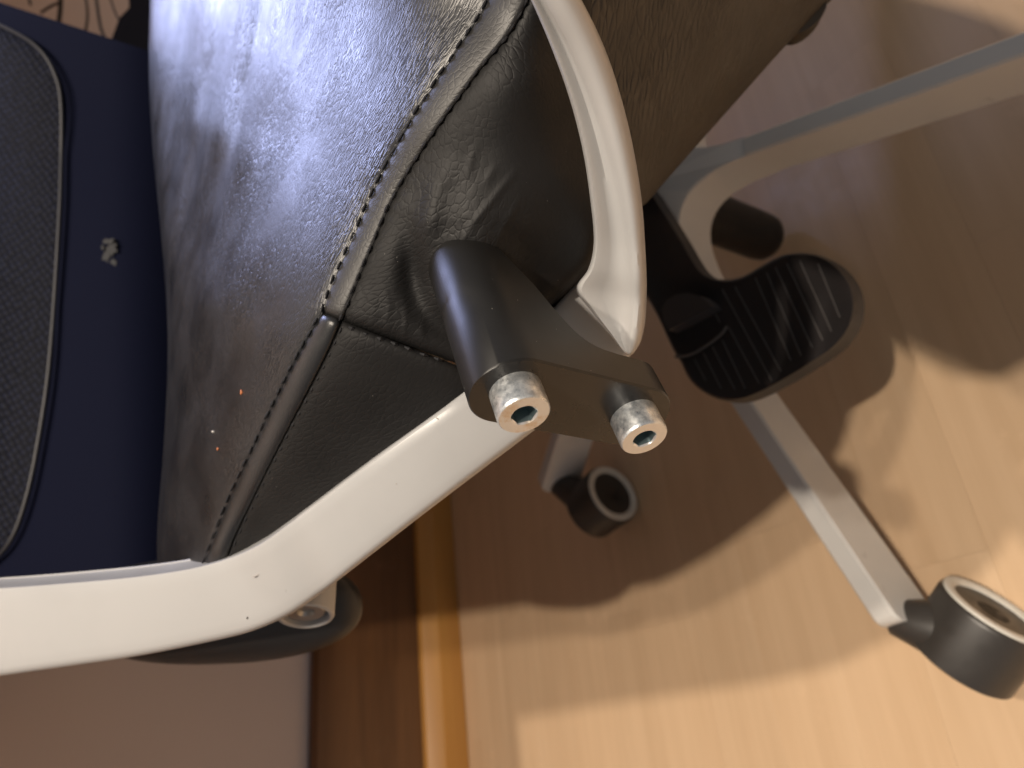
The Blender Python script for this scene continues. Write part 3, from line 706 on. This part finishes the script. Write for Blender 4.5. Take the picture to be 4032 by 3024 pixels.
v, f = prism(hd, ZUP * 0, -ZUP * 0.0098); link('hinge_cover', v, f, M['hinge'], foot, angle=30)
v, f = tube([on_z(x, y, ZF + 0.0016) for x, y in cr([(2660,1405),(2720,1396),(2790,1355),(2840,1315),(2862,1285)], 20)], 0.0010, 8); link('hinge_lip', v, f, M['rib'], foot)

# ------------------------------------------------------------------ desk top fixed along the wall, left of the chair (its edge shades the wall foot)
dk = [(-1.3, -0.27), (-0.22, -0.27), (-0.20, -0.41), (1.5, -0.41), (1.5, WB + 0.0155), (-1.3, WB + 0.0155)]
dv = [fw(a, b, z) for z in (0.705, 0.73) for a, b in dk]; df = grid_faces(2, 6, 0, True) + [tuple(range(6)), tuple(range(6, 12))]
desk = link('desk_top', dv, df, M['trim'], smooth=False); tag(desk, 'pale wooden desk top fixed to the wall beside the chair', 'desk')

# ------------------------------------------------------------------ small things lying about
def crumb(x, y, w, h, m, label, cat):
    dd = float(depth(np.array(x), np.array(y)) + relief(np.array([x]), np.array([y]))[0]) - 0.0003
    rings = []
    for s, dz in ((0.2, -0.0007), (0.75, -0.0005), (1.0, 0.0), (0.8, 0.0006)):
        rings.append([P(x + w * s * math.cos(a) * (1 + 0.25 * math.sin(3 * a + x)), y + h * s * math.sin(a), dd + dz) for a in np.linspace(0, 2 * math.pi, 12, endpoint=False)])
    v = np.concatenate(rings); tag(link('crumb', v, grid_faces(4, 12, 0, True) + [tuple(range(12)), tuple(range(36, 48))], m), label, cat, 'crumbs on the leather')
crumb(950, 1544, 6, 11, M['crumb'], 'bright orange crumb on the black leather, larger of two', 'crumb')
crumb(857, 1768, 5, 7, M['crumb'], 'small orange crumb lower on the black leather', 'crumb')
crumb(839, 1700, 6, 5, M['lint'], 'tiny white speck on the black leather above the small orange crumb', 'speck')
# dark cables and a dark bag-like block seen past the edge of the backrest
CB = [([(330,-60),(345,60),(328,160)], 5), ([(372,-60),(388,60),(400,120),(425,170)], 6), ([(240,-60),(238,30),(232,85)], 9), ([(160,50),(200,25),(235,10)], 5), ([(425,-40),(450,40),(470,80)], 4), ([(110,-30),(120,20)], 5)]
LB = ['dark cable hanging straight down beside the backrest top', 'dark cable curving towards the dark block', 'thick dark cable nearest the middle of the wall patch', 'dark cable branching sideways above the backrest edge', 'thin dark cable slanting next to the dark block', 'short dark cable end at the left of the wall patch']
for (pts, r), lb in zip(CB, LB):
    v, f = tube([P(x, y, 0.95) for x, y in cr(pts, 14)], r * 0.95 / F, 8); tag(link('cable', v, f, M['cable']), lb, 'cable', 'cables behind the backrest')
out = [P(x, y, 0.9) for x, y in [(505,-120),(508,30),(470,70),(440,150),(400,200),(700,330),(760,-120)]]
v, f = prism(out, V((0, 0, 0)), V((0, 0, 0.12)))
M['matt_black'] = mat('matt_black_cloth', (0.004, 0.004, 0.006), 1.0, spec=0.03); tag(link('dark_panel', v, f, M['matt_black'], angle=30), 'black upright panel behind the seat at the top edge', 'panel')
